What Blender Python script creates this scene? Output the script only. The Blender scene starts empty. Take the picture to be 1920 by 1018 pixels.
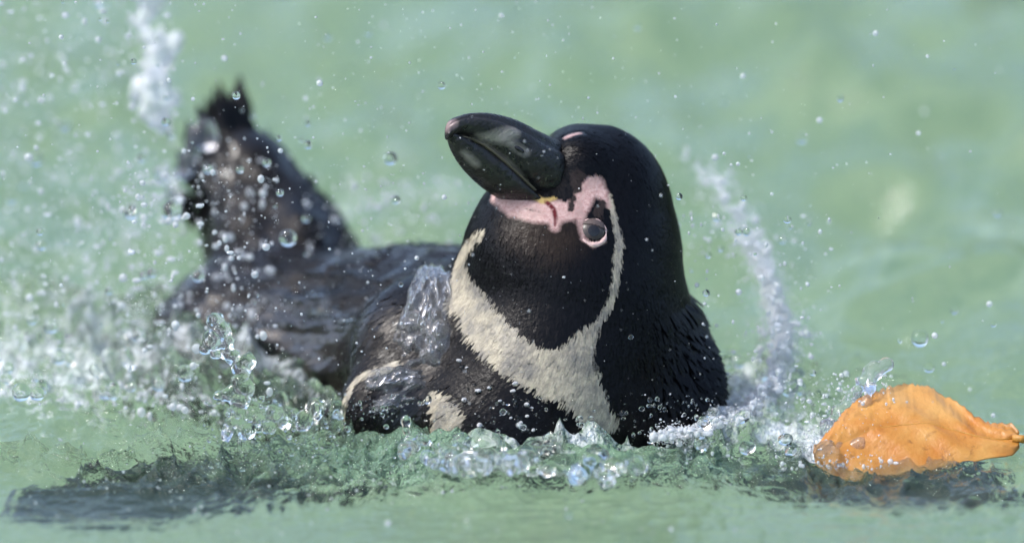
import bpy, math, random
import numpy as np
from mathutils import Vector, Matrix
from mathutils.bvhtree import BVHTree

random.seed(7)
rng = np.random.default_rng(7)
scene = bpy.context.scene
COL = scene.collection

# ------------------------------------------------------------------ camera
ELEV = math.radians(13.0)
DIST = 5.0
LENS = 300.0
TARGET = np.array([0.0, 0.0, 0.10])
AX = np.array([1.0, 0.0, 0.0])
AV = np.array([0.0, math.sin(ELEV), math.cos(ELEV)])
AD = np.array([0.0, math.cos(ELEV), -math.sin(ELEV)])
CAM = TARGET - AD * DIST
cam_data = bpy.data.cameras.new('camera')
cam_data.lens = LENS
cam_data.sensor_width = 36.0
cam_data.clip_start = 0.1
cam_data.clip_end = 500.0
cam_data.dof.use_dof = True
cam_data.dof.focus_distance = DIST - 0.025
cam_data.dof.aperture_fstop = 3.0
cam_ob = bpy.data.objects.new('camera', cam_data)
COL.objects.link(cam_ob)
cam_ob.location = CAM
cam_ob.rotation_euler = (math.pi / 2 - ELEV, 0, 0)
scene.camera = cam_ob

# ------------------------------------------------------------------ sky, sun, exposure
SUN_EL, SUN_AZ = math.radians(54), math.radians(-105)      # azimuth from +Y towards +X
world = bpy.data.worlds.new('World')
scene.world = world
world.use_nodes = True
wn = world.node_tree
wn.nodes.clear()
sky = wn.nodes.new('ShaderNodeTexSky')
sky.sky_type = 'NISHITA'
sky.sun_disc = False
sky.sun_elevation = SUN_EL
sky.sun_rotation = SUN_AZ
sky.air_density = 1.0
sky.dust_density = 2.6
sky.ozone_density = 1.0
bg = wn.nodes.new('ShaderNodeBackground')
bg.inputs['Strength'].default_value = 0.15
wo = wn.nodes.new('ShaderNodeOutputWorld')
wn.links.new(sky.outputs[0], bg.inputs[0])
wn.links.new(bg.outputs[0], wo.inputs[0])
sun = bpy.data.lights.new('sun', 'SUN')
sun.energy = 1.25
sun.angle = math.radians(10)
sun.color = (1.0, 0.985, 0.96)
sun_ob = bpy.data.objects.new('sun', sun)
COL.objects.link(sun_ob)
sdir = Vector((math.sin(SUN_AZ) * math.cos(SUN_EL), math.cos(SUN_AZ) * math.cos(SUN_EL), math.sin(SUN_EL)))
sun_ob.rotation_euler = sdir.to_track_quat('Z', 'Y').to_euler()
scene.view_settings.view_transform = 'Standard'
scene.view_settings.look = 'None'
scene.view_settings.gamma = 1.0
scene.view_settings.exposure = 1.08
scene.cycles.max_bounces = 12
scene.cycles.transmission_bounces = 12
scene.cycles.glossy_bounces = 5
scene.cycles.diffuse_bounces = 3
scene.cycles.sample_clamp_indirect = 6.0
scene.cycles.use_denoising = True

# ------------------------------------------------------------------ helpers
def P(px, py, d=0.0):
    """Point seen at photo pixel (px, py), d metres behind the focus plane."""
    s = (DIST + d) / DIST / 3200.0
    return CAM + AD * (DIST + d) + AX * ((px - 960) * s) + AV * ((509 - py) * s)

def on_water(px, py, z=0.0):
    r = AD + AX * ((px - 960) / 3200 / DIST) + AV * ((509 - py) / 3200 / DIST)
    return CAM + r * ((z - CAM[2]) / r[2])

def under_water(px, py, depth):
    p = on_water(px, py)
    return p + np.array([0, 1.07 * depth, -depth])

def tag(o, label=None, cat=None, group=None, kind=None):
    if label: o['label'] = label
    if cat: o['category'] = cat
    if group: o['group'] = group
    if kind: o['kind'] = kind
    return o

def mesh_obj(name, verts, faces, mat, parent=None, smooth=True):
    me = bpy.data.meshes.new(name)
    verts = np.asarray(verts, dtype=np.float32)
    if isinstance(faces, np.ndarray):
        n, k = faces.shape
        me.vertices.add(len(verts))
        me.vertices.foreach_set('co', verts.ravel())
        me.loops.add(n * k)
        me.loops.foreach_set('vertex_index', faces.astype(np.int32).ravel())
        me.polygons.add(n)
        me.polygons.foreach_set('loop_start', np.arange(0, n * k, k, dtype=np.int32))
        me.update(calc_edges=True)
        me.validate()
    else:
        me.from_pydata(verts.tolist(), [], faces)
        me.update()
    me.polygons.foreach_set('use_smooth', np.full(len(me.polygons), smooth))
    me.materials.append(mat)
    o = bpy.data.objects.new(name, me)
    COL.objects.link(o)
    if parent: o.parent = parent
    return o

def add_attr(o, name, arr):
    a = o.data.attributes.new(name, 'FLOAT', 'POINT')
    a.data.foreach_set('value', np.asarray(arr, dtype=np.float32).ravel())

def lattice(ix, iy, iz, seed):
    h = (ix.astype(np.int64) * 374761393 + iy.astype(np.int64) * 668265263 + iz.astype(np.int64) * 2147483647 + seed * 1274126177) & 0xffffffff
    h = ((h ^ (h >> 13)) * 1274126177) & 0xffffffff
    h = h ^ (h >> 16)
    return (h & 0xffff) / 32767.5 - 1.0

def vnoise(x, y, z=None, seed=0):
    """Smooth value noise, -1..1."""
    if z is None: z = np.zeros_like(x)
    x0, y0, z0 = np.floor(x), np.floor(y), np.floor(z)
    fx, fy, fz = x - x0, y - y0, z - z0
    fx, fy, fz = [f * f * f * (f * (f * 6 - 15) + 10) for f in (fx, fy, fz)]
    r = 0
    for i in (0, 1):
        for j in (0, 1):
            for k in (0, 1):
                w = (fx if i else 1 - fx) * (fy if j else 1 - fy) * (fz if k else 1 - fz)
                r = r + w * lattice(x0 + i, y0 + j, z0 + k, seed)
    return r

def fbm(x, y, z=None, oct=4, seed=0, gain=0.5):
    r, a = 0, 1.0
    for i in range(oct):
        r = r + a * vnoise(x * 2 ** i + 17.3 * i, y * 2 ** i - 9.1 * i, None if z is None else z * 2 ** i + 3.7 * i, seed + i)
        a *= gain
    return r

class Field:
    """Signed distance grid with smooth union; surface() meshes it (surface nets)."""
    def __init__(self, lo, hi, h):
        self.lo, self.h = np.array(lo, float), h
        self.n = np.ceil((np.array(hi) - self.lo) / h).astype(int) + 1
        self.g = np.full(self.n, 0.05, np.float32)
    def window(self, lo, hi):
        a = np.clip(np.floor((lo - self.lo) / self.h).astype(int), 0, self.n)
        b = np.clip(np.ceil((hi - self.lo) / self.h).astype(int) + 1, 0, self.n)
        if np.any(b <= a): return None, None
        sl = tuple(slice(i, j) for i, j in zip(a, b))
        ax = [(np.arange(i, j) * self.h + l).astype(np.float32) for i, j, l in zip(a, b, self.lo)]
        return sl, np.meshgrid(*ax, indexing='ij')
    def blend(self, sl, d, k):
        o = self.g[sl]
        if k <= 0:
            self.g[sl] = np.minimum(o, d); return
        hh = np.clip(0.5 + 0.5 * (o - d) / k, 0, 1)
        self.g[sl] = o + (d - o) * hh - k * hh * (1 - hh)
    def cone(self, a, b, ra, rb, k=0.01, squash=None):
        a, b = np.asarray(a, float), np.asarray(b, float)
        m = max(ra, rb) + k + 3 * self.h
        sl, X = self.window(np.minimum(a, b) - m, np.maximum(a, b) + m)
        if sl is None: return
        v = b - a; L2 = float(v @ v) or 1e-12
        q = [X[i] - np.float32(a[i]) for i in range(3)]
        t = np.clip((q[0] * v[0] + q[1] * v[1] + q[2] * v[2]) / L2, 0, 1)
        d = np.sqrt(sum((q[i] - t * v[i]) ** 2 for i in range(3))) - (ra + (rb - ra) * t)
        self.blend(sl, d.astype(np.float32), k)
    def ball(self, c, r, k=0.004):
        self.cone(c, np.asarray(c) + 1e-6, r, r, k)
    def blade(self, root, tip, side, stations, k=0.01, bend=None):
        """Flat tapered limb: stations (t, half width, half thickness, offset along side)."""
        root, tip = np.asarray(root, float), np.asarray(tip, float)
        ax = tip - root; L = np.linalg.norm(ax); ax /= L
        side = np.asarray(side, float); side = side - ax * (side @ ax); side /= np.linalg.norm(side)
        nor = np.cross(ax, side)
        st = np.array(stations, float)
        m = st[:, 1].max() + np.abs(st[:, 3]).max() + k + 0.01
        sl, X = self.window(np.minimum(root, tip) - m, np.maximum(root, tip) + m)
        q = [X[i] - root[i] for i in range(3)]
        u = sum(q[i] * ax[i] for i in range(3)) / L
        s = sum(q[i] * side[i] for i in range(3))
        n = sum(q[i] * nor[i] for i in range(3))
        uc = np.clip(u, 0, 1)
        w = np.interp(uc, st[:, 0], st[:, 1]); th = np.interp(uc, st[:, 0], st[:, 2]); off = np.interp(uc, st[:, 0], st[:, 3])
        e = np.sqrt(((s - off) / w) ** 2 + (n / th) ** 2 + ((u - uc) * L / th) ** 2)
        d = (e - 1) * th
        self.blend(sl, np.minimum(d, 0.05).astype(np.float32), k)
    def surface(self):
        g, n = self.g, self.n
        ins = g < 0
        cnt = np.zeros(n - 1, np.int8)
        for i in (0, 1):
            for j in (0, 1):
                for k in (0, 1):
                    cnt += ins[i:n[0] - 1 + i, j:n[1] - 1 + j, k:n[2] - 1 + k]
        act = (cnt > 0) & (cnt < 8)
        c = np.argwhere(act)
        idx = np.full(n - 1, -1, np.int64)
        idx[act] = np.arange(len(c))
        pos = np.zeros((len(c), 3)); num = np.zeros(len(c))
        corners = [(i, j, k) for i in (0, 1) for j in (0, 1) for k in (0, 1)]
        for a in range(8):
            for b in range(a + 1, 8):
                ca, cb = np.array(corners[a]), np.array(corners[b])
                if np.abs(ca - cb).sum() != 1: continue
                va = g[tuple((c + ca).T)]; vb = g[tuple((c + cb).T)]
                m = (va < 0) != (vb < 0)
                t = (va / np.where(m, va - vb, 1))[m]
                pos[m] += ca + (cb - ca) * t[:, None]
                num[m] += 1
        pos = (c + pos / num[:, None]) * self.h + self.lo
        quads = []
        for ax in range(3):
            o1, o2 = [(1, 2), (2, 0), (0, 1)][ax]
            A = [slice(1, -1)] * 3; A[ax] = slice(0, -1)
            B = [slice(1, -1)] * 3; B[ax] = slice(1, None)
            ia, ib = ins[tuple(A)], ins[tuple(B)]
            e = np.argwhere(ia != ib)
            flip = ia[tuple(e.T)]
            base = e + 1; base[:, ax] -= 1
            def cell(d1, d2):
                q = base.copy(); q[:, o1] -= d1; q[:, o2] -= d2
                return idx[tuple(q.T)]
            q = np.stack([cell(1, 1), cell(0, 1), cell(0, 0), cell(1, 0)], 1)
            q[~flip] = q[~flip][:, ::-1]
            quads.append(q)
        return pos, np.concatenate(quads)

def smooth_mesh(v, q, it=1, lam=0.5):
    e = np.concatenate([q[:, [i, (i + 1) % 4]] for i in range(4)])
    for _ in range(it):
        s = np.zeros_like(v); c = np.zeros(len(v))
        np.add.at(s, e[:, 0], v[e[:, 1]]); np.add.at(s, e[:, 1], v[e[:, 0]])
        np.add.at(c, e[:, 0], 1); np.add.at(c, e[:, 1], 1)
        v = v + lam * (s / c[:, None] - v)
    return v

def icosphere(sub=1):
    t = (1 + 5 ** 0.5) / 2
    v = [(-1, t, 0), (1, t, 0), (-1, -t, 0), (1, -t, 0), (0, -1, t), (0, 1, t), (0, -1, -t), (0, 1, -t), (t, 0, -1), (t, 0, 1), (-t, 0, -1), (-t, 0, 1)]
    v = [np.array(p) / np.linalg.norm(p) for p in v]
    f = [(0, 11, 5), (0, 5, 1), (0, 1, 7), (0, 7, 10), (0, 10, 11), (1, 5, 9), (5, 11, 4), (11, 10, 2), (10, 7, 6), (7, 1, 8), (3, 9, 4), (3, 4, 2), (3, 2, 6), (3, 6, 8), (3, 8, 9), (4, 9, 5), (2, 4, 11), (6, 2, 10), (8, 6, 7), (9, 8, 1)]
    for _ in range(sub):
        cache, nf = {}, []
        def mid(a, b):
            k = (min(a, b), max(a, b))
            if k not in cache:
                m = v[a] + v[b]; v.append(m / np.linalg.norm(m)); cache[k] = len(v) - 1
            return cache[k]
        for a, b, c in f:
            ab, bc, ca = mid(a, b), mid(b, c), mid(c, a)
            nf += [(a, ab, ca), (b, bc, ab), (c, ca, bc), (ab, bc, ca)]
        f = nf
    return np.array(v), np.array(f)

# ------------------------------------------------------------------ materials
def new_mat(name):
    m = bpy.data.materials.new(name)
    m.use_nodes = True
    nt = m.node_tree
    return m, nt, nt.nodes['Principled BSDF']

def N(nt, typ, **kw):
    n = nt.nodes.new(typ)
    for k, v in kw.items():
        setattr(n, k, v)
    return n

def noise(nt, scale, detail=4, rough=0.5, vec=None, dist=0.0):
    n = N(nt, 'ShaderNodeTexNoise')
    n.inputs['Scale'].default_value = scale
    n.inputs['Detail'].default_value = detail
    n.inputs['Roughness'].default_value = rough
    n.inputs['Distortion'].default_value = dist
    if vec is not None: nt.links.new(vec, n.inputs['Vector'])
    return n

def obj_coord(nt, scale=(1, 1, 1), rot=(0, 0, 0)):
    tc = N(nt, 'ShaderNodeTexCoord')
    mp = N(nt, 'ShaderNodeMapping')
    mp.inputs['Scale'].default_value = scale
    mp.inputs['Rotation'].default_value = rot
    nt.links.new(tc.outputs['Object'], mp.inputs[0])
    return mp.outputs[0]

def ramp(nt, src, lo, hi, a=0.0, b=1.0):
    r = N(nt, 'ShaderNodeMapRange')
    r.inputs[1].default_value = lo; r.inputs[2].default_value = hi
    r.inputs[3].default_value = a; r.inputs[4].default_value = b
    nt.links.new(src, r.inputs[0])
    return r.outputs[0]

def math_n(nt, op, a, b=None):
    n = N(nt, 'ShaderNodeMath', operation=op)
    for i, s in enumerate((a, b)):
        if s is None: continue
        if isinstance(s, (int, float)): n.inputs[i].default_value = s
        else: nt.links.new(s, n.inputs[i])
    return n.outputs[0]

def mix(nt, fac, a, b):
    n = N(nt, 'ShaderNodeMix', data_type='RGBA')
    for s, sock in ((fac, n.inputs[0]), (a, n.inputs[6]), (b, n.inputs[7])):
        if isinstance(s, tuple): sock.default_value = s + (1,) if len(s) == 3 else s
        elif isinstance(s, (int, float)): sock.default_value = s
        else: nt.links.new(s, sock)
    return n.outputs[2]

def bump(nt, h, strength, dist, prev=None):
    b = N(nt, 'ShaderNodeBump')
    b.inputs['Strength'].default_value = strength
    b.inputs['Distance'].default_value = dist
    nt.links.new(h, b.inputs['Height'])
    if prev is not None: nt.links.new(prev, b.inputs['Normal'])
    return b.outputs[0]

# pool water: clear interface with a little green turbidity
WATER, nt, b = new_mat('pool_water')
b.inputs['Base Color'].default_value = (0.24, 0.40, 0.27, 1)
b.inputs['Roughness'].default_value = 0.03
b.inputs['IOR'].default_value = 1.33
gl = N(nt, 'ShaderNodeBsdfGlass')
gl.inputs['Roughness'].default_value = 0.02
gl.inputs['IOR'].default_value = 1.33
mx = N(nt, 'ShaderNodeMixShader')
mk = N(nt, 'ShaderNodeAttribute', attribute_name='milk')
nt.links.new(ramp(nt, mk.outputs['Fac'], 0, 1, 0.91, 0.38), mx.inputs[0])
nt.links.new(b.outputs[0], mx.inputs[1]); nt.links.new(gl.outputs[0], mx.inputs[2])
nt.links.new(mx.outputs[0], nt.nodes['Material Output'].inputs['Surface'])
vc = obj_coord(nt, (1, 0.75, 1))
n1 = noise(nt, 70, 4, 0.55, vc, 0.6)
n2 = noise(nt, 260, 3, 0.5, vc, 0.4)
at = N(nt, 'ShaderNodeAttribute', attribute_name='chop')
hgt = math_n(nt, 'ADD', math_n(nt, 'MULTIPLY', n1.outputs[0], 1.0), math_n(nt, 'MULTIPLY', n2.outputs[0], 0.55))
hgt = math_n(nt, 'MULTIPLY', hgt, at.outputs['Fac'])
wb = bump(nt, hgt, 1.0, 0.008)
nt.links.new(wb, b.inputs['Normal']); nt.links.new(wb, gl.inputs['Normal'])
fo = N(nt, 'ShaderNodeAttribute', attribute_name='foam')
f1 = noise(nt, 34, 7, 0.72, obj_coord(nt, (1, 0.6, 1)), 1.2)
f2 = noise(nt, 150, 4, 0.7, vc, 0.5)
fs_ = math_n(nt, 'ADD', math_n(nt, 'MULTIPLY', f1.outputs[0], 0.7), math_n(nt, 'MULTIPLY', f2.outputs[0], 0.3))
fm = ramp(nt, math_n(nt, 'ADD', fs_, math_n(nt, 'MULTIPLY', fo.outputs['Fac'], 0.30)), 0.66, 0.82, 0.0, 0.8)
fd = N(nt, 'ShaderNodeBsdfPrincipled')
fd.inputs['Base Color'].default_value = (0.80, 0.84, 0.86, 1)
fd.inputs['Roughness'].default_value = 0.35
nt.links.new(wb, fd.inputs['Normal'])
mf = N(nt, 'ShaderNodeMixShader')
nt.links.new(fm, mf.inputs[0]); nt.links.new(mx.outputs[0], mf.inputs[1]); nt.links.new(fd.outputs[0], mf.inputs[2])
nt.links.new(mf.outputs[0], nt.nodes['Material Output'].inputs['Surface'])

FLOOR, nt, b = new_mat('pool_floor_green')
vc = obj_coord(nt)
n1 = noise(nt, 5.5, 5, 0.6, obj_coord(nt, (1, 0.6, 1)), 0.8)
nt.links.new(mix(nt, ramp(nt, n1.outputs[0], 0.33, 0.68), (0.165, 0.285, 0.165), (0.34, 0.46, 0.255)), b.inputs['Base Color'])
b.inputs['Roughness'].default_value = 0.9

CLEAR, nt, b = new_mat('clear_water')
b.inputs['Base Color'].default_value = (0.97, 1.0, 0.98, 1)
b.inputs['Transmission Weight'].default_value = 1.0
b.inputs['Roughness'].default_value = 0.0
b.inputs['IOR'].default_value = 1.33

SPRAY, nt, b = new_mat('aerated_glint_water')
b.inputs['Base Color'].default_value = (0.93, 0.95, 0.97, 1)
b.inputs['Transmission Weight'].default_value = 0.6
b.inputs['Roughness'].default_value = 0.08
b.inputs['IOR'].default_value = 1.33

FILM, nt, b = new_mat('aerated_sheen_film')
b.inputs['Base Color'].default_value = (0.95, 0.97, 1.0, 1)
b.inputs['Transmission Weight'].default_value = 0.95  # milky remainder paints a pale sky sheen into the shoulder film
b.inputs['Roughness'].default_value = 0.08
b.inputs['IOR'].default_value = 1.33

def plumage_material(name, cards):
    m, nt, b = new_mat(name)
    def A(n): return N(nt, 'ShaderNodeAttribute', attribute_name=n).outputs['Fac']
    vc = obj_coord(nt)
    ns = noise(nt, 260, 4, 0.6, vc)
    jit = math_n(nt, 'MULTIPLY', math_n(nt, 'SUBTRACT', ns.outputs[0], 0.5), 0.004)
    def mask(attr, w=0.0007, j=1.0):
        s = math_n(nt, 'ADD', A(attr), math_n(nt, 'MULTIPLY', jit, j))
        return ramp(nt, s, -w, w)
    big = noise(nt, 26, 5, 0.6, vc)
    fine = noise(nt, 420, 3, 0.6, vc)
    wet = A('wet')
    black = mix(nt, fine.outputs[0], (0.0015, 0.0015, 0.002), (0.005, 0.005, 0.0065))
    back = mix(nt, ramp(nt, big.outputs[0], 0.35, 0.65), (0.003, 0.003, 0.0035), (0.014, 0.011, 0.009))
    col = mix(nt, wet, black, back)
    col = mix(nt, ramp(nt, A('brown'), -0.010, 0.008), col, (0.022, 0.015, 0.011))
    mot = noise(nt, 55, 5, 0.7, vc)
    cream = mix(nt, ramp(nt, mot.outputs[0], 0.38, 0.62), (0.43, 0.385, 0.29), (0.19, 0.18, 0.16))
    col = mix(nt, mask('white'), col, cream)
    pk = mix(nt, ramp(nt, noise(nt, 520, 4, 0.7, vc).outputs[0], 0.3, 0.75), (0.38, 0.21, 0.195), (0.66, 0.48, 0.44))
    pk = mix(nt, ramp(nt, noise(nt, 130, 4, 0.7, vc).outputs[0], 0.48, 0.70, 0, 0.65), pk, (0.30, 0.20, 0.18))
    col = mix(nt, mask('pink', 0.0016, 0.7), col, pk)
    col = mix(nt, mask('dark', 0.0006, 1.0), col, (0.030, 0.022, 0.020))
    col = mix(nt, mask('yellow', 0.0008, 0.3), col, (0.42, 0.30, 0.11))
    col = mix(nt, mask('red', 0.0006, 0.3), col, (0.10, 0.012, 0.016))
    if cards:
        rnd = A('rnd')
        hs = N(nt, 'ShaderNodeHueSaturation')
        nt.links.new(col, hs.inputs['Color'])
        nt.links.new(ramp(nt, rnd, 0, 1, 0.82, 1.18), hs.inputs['Value'])
        col = hs.outputs[0]
    nt.links.new(col, b.inputs['Base Color'])
    rg = math_n(nt, 'ADD', ramp(nt, wet, 0, 1, 0.30, 0.10), math_n(nt, 'MULTIPLY', wet, ramp(nt, big.outputs[0], 0.4, 0.7, 0.0, 0.25)))
    if cards: rg = math_n(nt, 'ADD', rg, math_n(nt, 'MULTIPLY', wet, 0.16))
    nt.links.new(rg, b.inputs['Roughness'])
    nt.links.new(ramp(nt, wet, 0, 1, 0.13, 0.16), b.inputs['Specular IOR Level'])
    wetp = noise(nt, 20, 4, 0.6, vc, 0.8)
    cw = math_n(nt, 'MULTIPLY', ramp(nt, wet, 0.3, 0.9), ramp(nt, wetp.outputs[0], 0.47, 0.58, 0.05, 1.0))
    nt.links.new(cw, b.inputs['Coat Weight']); b.inputs['Coat Roughness'].default_value = 0.10; b.inputs['Coat IOR'].default_value = 1.6
    tc2 = N(nt, 'ShaderNodeMapping'); tc2.inputs['Rotation'].default_value = (0, 0, math.radians(-130)); nt.links.new(vc, tc2.inputs[0])
    tc3 = N(nt, 'ShaderNodeMapping'); tc3.inputs['Scale'].default_value = (0.35, 1, 1); nt.links.new(tc2.outputs[0], tc3.inputs[0])
    nw = noise(nt, 44, 5, 0.55, tc3.outputs[0], 0.9)
    h = math_n(nt, 'MULTIPLY', nw.outputs[0], ramp(nt, wet, 0, 1, 0.08, 1.0))
    nrm = bump(nt, h, 0.15 if cards else 0.5, 0.008)
    nrm = bump(nt, fine.outputs[0], 0.35, 0.0012, nrm)
    nt.links.new(nrm, b.inputs['Normal'])
    return m
SKIN = plumage_material('plumage_skin', False)
FEATHER = plumage_material('plumage_feathers', True)

BILL, nt, b = new_mat('bill_horn')
vc = obj_coord(nt)
n1 = noise(nt, 45, 4, 0.6, vc)
pale = N(nt, 'ShaderNodeAttribute', attribute_name='pale').outputs['Fac']
tipa = N(nt, 'ShaderNodeAttribute', attribute_name='tip').outputs['Fac']
jit = math_n(nt, 'MULTIPLY', math_n(nt, 'SUBTRACT', n1.outputs[0], 0.5), 0.006)
c = mix(nt, n1.outputs[0], (0.006, 0.006, 0.007), (0.022, 0.020, 0.018))
c = mix(nt, ramp(nt, math_n(nt, 'ADD', pale, jit), -0.0030, 0.0020, 0, 0.9), c, (0.34, 0.31, 0.27))
c = mix(nt, ramp(nt, math_n(nt, 'ADD', tipa, jit), -0.002, 0.002, 0, 0.8), c, (0.36, 0.26, 0.25))
nt.links.new(c, b.inputs['Base Color'])
b.inputs['Roughness'].default_value = 0.28
nrm = bump(nt, noise(nt, 300, 3, 0.6, vc).outputs[0], 0.25, 0.001)
bm1 = N(nt, 'ShaderNodeMapping'); bm1.inputs['Rotation'].default_value = (0, math.radians(31), 0); nt.links.new(vc, bm1.inputs[0])
bm2 = N(nt, 'ShaderNodeMapping'); bm2.inputs['Scale'].default_value = (0.14, 1, 1); nt.links.new(bm1.outputs[0], bm2.inputs[0])
scr = noise(nt, 420, 4, 0.6, bm2.outputs[0])
nrm = bump(nt, n1.outputs[0], 0.8, 0.005, nrm)
nrm = bump(nt, scr.outputs[0], 0.5, 0.0014, nrm)
nt.links.new(ramp(nt, noise(nt, 90, 5, 0.65, vc).outputs[0], 0.35, 0.7, 0.16, 0.55), b.inputs['Roughness'])
nt.links.new(nrm, b.inputs['Normal'])

def plain(name, col, rough, spec=0.5, nscale=None, ndist=0.001):
    m, nt, b = new_mat(name)
    vc = obj_coord(nt)
    n = noise(nt, nscale or 200, 4, 0.6, vc)
    nt.links.new(mix(nt, n.outputs[0], tuple(x * 0.75 for x in col), tuple(min(1, x * 1.2) for x in col)), b.inputs['Base Color'])
    b.inputs['Roughness'].default_value = rough
    b.inputs['Specular IOR Level'].default_value = spec
    nt.links.new(bump(nt, n.outputs[0], 0.4, ndist), b.inputs['Normal'])
    return m
EYE = plain('eye_iris', (0.062, 0.052, 0.049), 0.30, 0.3, 900, 0.0001)
PUPIL = plain('eye_pupil', (0.012, 0.011, 0.012), 0.12, 0.5)
LID = plain('eyelid_skin', (0.66, 0.46, 0.42), 0.45, 0.4, 700)
UPLID = plain('upper_lid_skin', (0.10, 0.075, 0.068), 0.5, 0.3, 600)
TAILF = plain('tail_feather_black', (0.008, 0.007, 0.007), 0.5, 0.2, 120, 0.002)

LEAF, nt, b = new_mat('autumn_leaf')
vc = obj_coord(nt)
n1 = noise(nt, 40, 5, 0.6, vc)
n2 = noise(nt, 160, 4, 0.6, vc)
c = mix(nt, ramp(nt, n1.outputs[0], 0.35, 0.68), (0.44, 0.155, 0.012), (0.53, 0.27, 0.06))
n3 = noise(nt, 95, 6, 0.75, vc, 1.0)
c = mix(nt, ramp(nt, n3.outputs[0], 0.56, 0.70, 0, 0.75), c, (0.20, 0.075, 0.012))
n4 = noise(nt, 18, 3, 0.5, vc)
c = mix(nt, ramp(nt, n4.outputs[0], 0.50, 0.66, 0, 0.6), c, (0.56, 0.31, 0.09))
edge = N(nt, 'ShaderNodeAttribute', attribute_name='brown').outputs['Fac']
c = mix(nt, ramp(nt, math_n(nt, 'ADD', edge, math_n(nt, 'MULTIPLY', n2.outputs[0], 0.8)), 0.9, 1.4, 0, 0.85), c, (0.30, 0.13, 0.02))
nt.links.new(c, b.inputs['Base Color'])
b.inputs['Roughness'].default_value = 0.4
b.inputs['Subsurface Weight'].default_value = 0.0
nt.links.new(bump(nt, n2.outputs[0], 0.4, 0.002), b.inputs['Normal'])
STEM = plain('leaf_stem', (0.46, 0.22, 0.035), 0.5)

# ------------------------------------------------------------------ water surface
AXIS = [P(1060, 740, 0.07), np.array([-0.045, 0.155, 0.0]), np.array([-0.135, 0.265, 0.0])]
AXIS[0][2] = 0.0

def hull_dist(x, y):
    d = np.full(np.shape(x), 1e9)
    for (a, b, ra, rb) in ((AXIS[0], AXIS[1], .088, .090), (AXIS[1], AXIS[2], .090, .072)):
        v = (b - a)[:2]; L2 = v @ v
        t = np.clip(((x - a[0]) * v[0] + (y - a[1]) * v[1]) / L2, 0, 1)
        d = np.minimum(d, np.hypot(x - a[0] - t * v[0], y - a[1] - t * v[1]) - (ra + (rb - ra) * t))
    return d

CALM = on_water(600, 960)[1]          # calm water begins in front of this line

def chop_field(x, y):
    hd = hull_dist(x, y)
    near = np.exp(-np.clip(hd - 0.03, 0, None) / 0.13)
    front = 1 / (1 + np.exp((CALM + 0.025 + 0.02 * np.sin(x * 14 + 1.0) + 0.045 / (1 + np.exp((x + 0.13) / 0.02)) - y) / 0.012))
    left = np.exp(-(((x + 0.22) / 0.16) ** 2 + ((y - 0.02) / 0.28) ** 2))
    patch = np.clip(vnoise(x * 8 + 3, y * 4.5, seed=15) * 1.6 - 0.1, 0, 1) * np.clip((y - 0.05) * 6, 0, 1)
    return np.clip(0.34 + 0.85 * patch + 0.95 * near * (0.12 + 0.88 * front) + 0.75 * left * (0.15 + 0.85 * front), 0.05, 1.2) * (0.45 + 0.55 * front) * np.clip(1 - (hd - 0.06) * 6 * (y > -0.02), 0.14, 1)

def milk_field(x, y):
    """Fine bubbles beaten into the water before the breast."""
    return np.exp(-(((x - 0.0) / 0.15) ** 4 + ((y + 0.055) / 0.05) ** 4)) * (0.75 + 0.25 * vnoise(x * 40, y * 30, seed=14))

def foam_field(x, y):
    hd = hull_dist(x, y)
    left = np.exp(-(((x + 0.27) / 0.11) ** 2 + ((y - 0.16) / 0.16) ** 2))
    back = 0.30 * np.exp(-(((x + 0.15) / 0.25) ** 2 + ((y - 0.55) / 0.22) ** 2))  # back and far: soft light bands painted white on the background water
    ring = 0.42 * np.exp(-((hd - 0.015) / 0.02) ** 2)
    arc_ = 0.9 * np.exp(-(((x - 0.14) / 0.045) ** 2 + ((y - 0.08) / 0.10) ** 2)) + 0.9 * np.exp(-(((x - 0.19) / 0.04) ** 2 + ((y + 0.03) / 0.05) ** 2))
    bub = 0.55 * np.exp(-(((x + 0.035) / 0.085) ** 2 + ((y + 0.070) / 0.035) ** 2))
    far = 0.20 * np.exp(-(((x + 0.05) / 0.35) ** 2 + ((y - 0.75) / 0.30) ** 2))
    return np.clip(0.8 * left + back + far + bub + ring * (y < 0.15) + arc_, 0, 1.1) * (y > CALM + 0.03)

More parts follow.
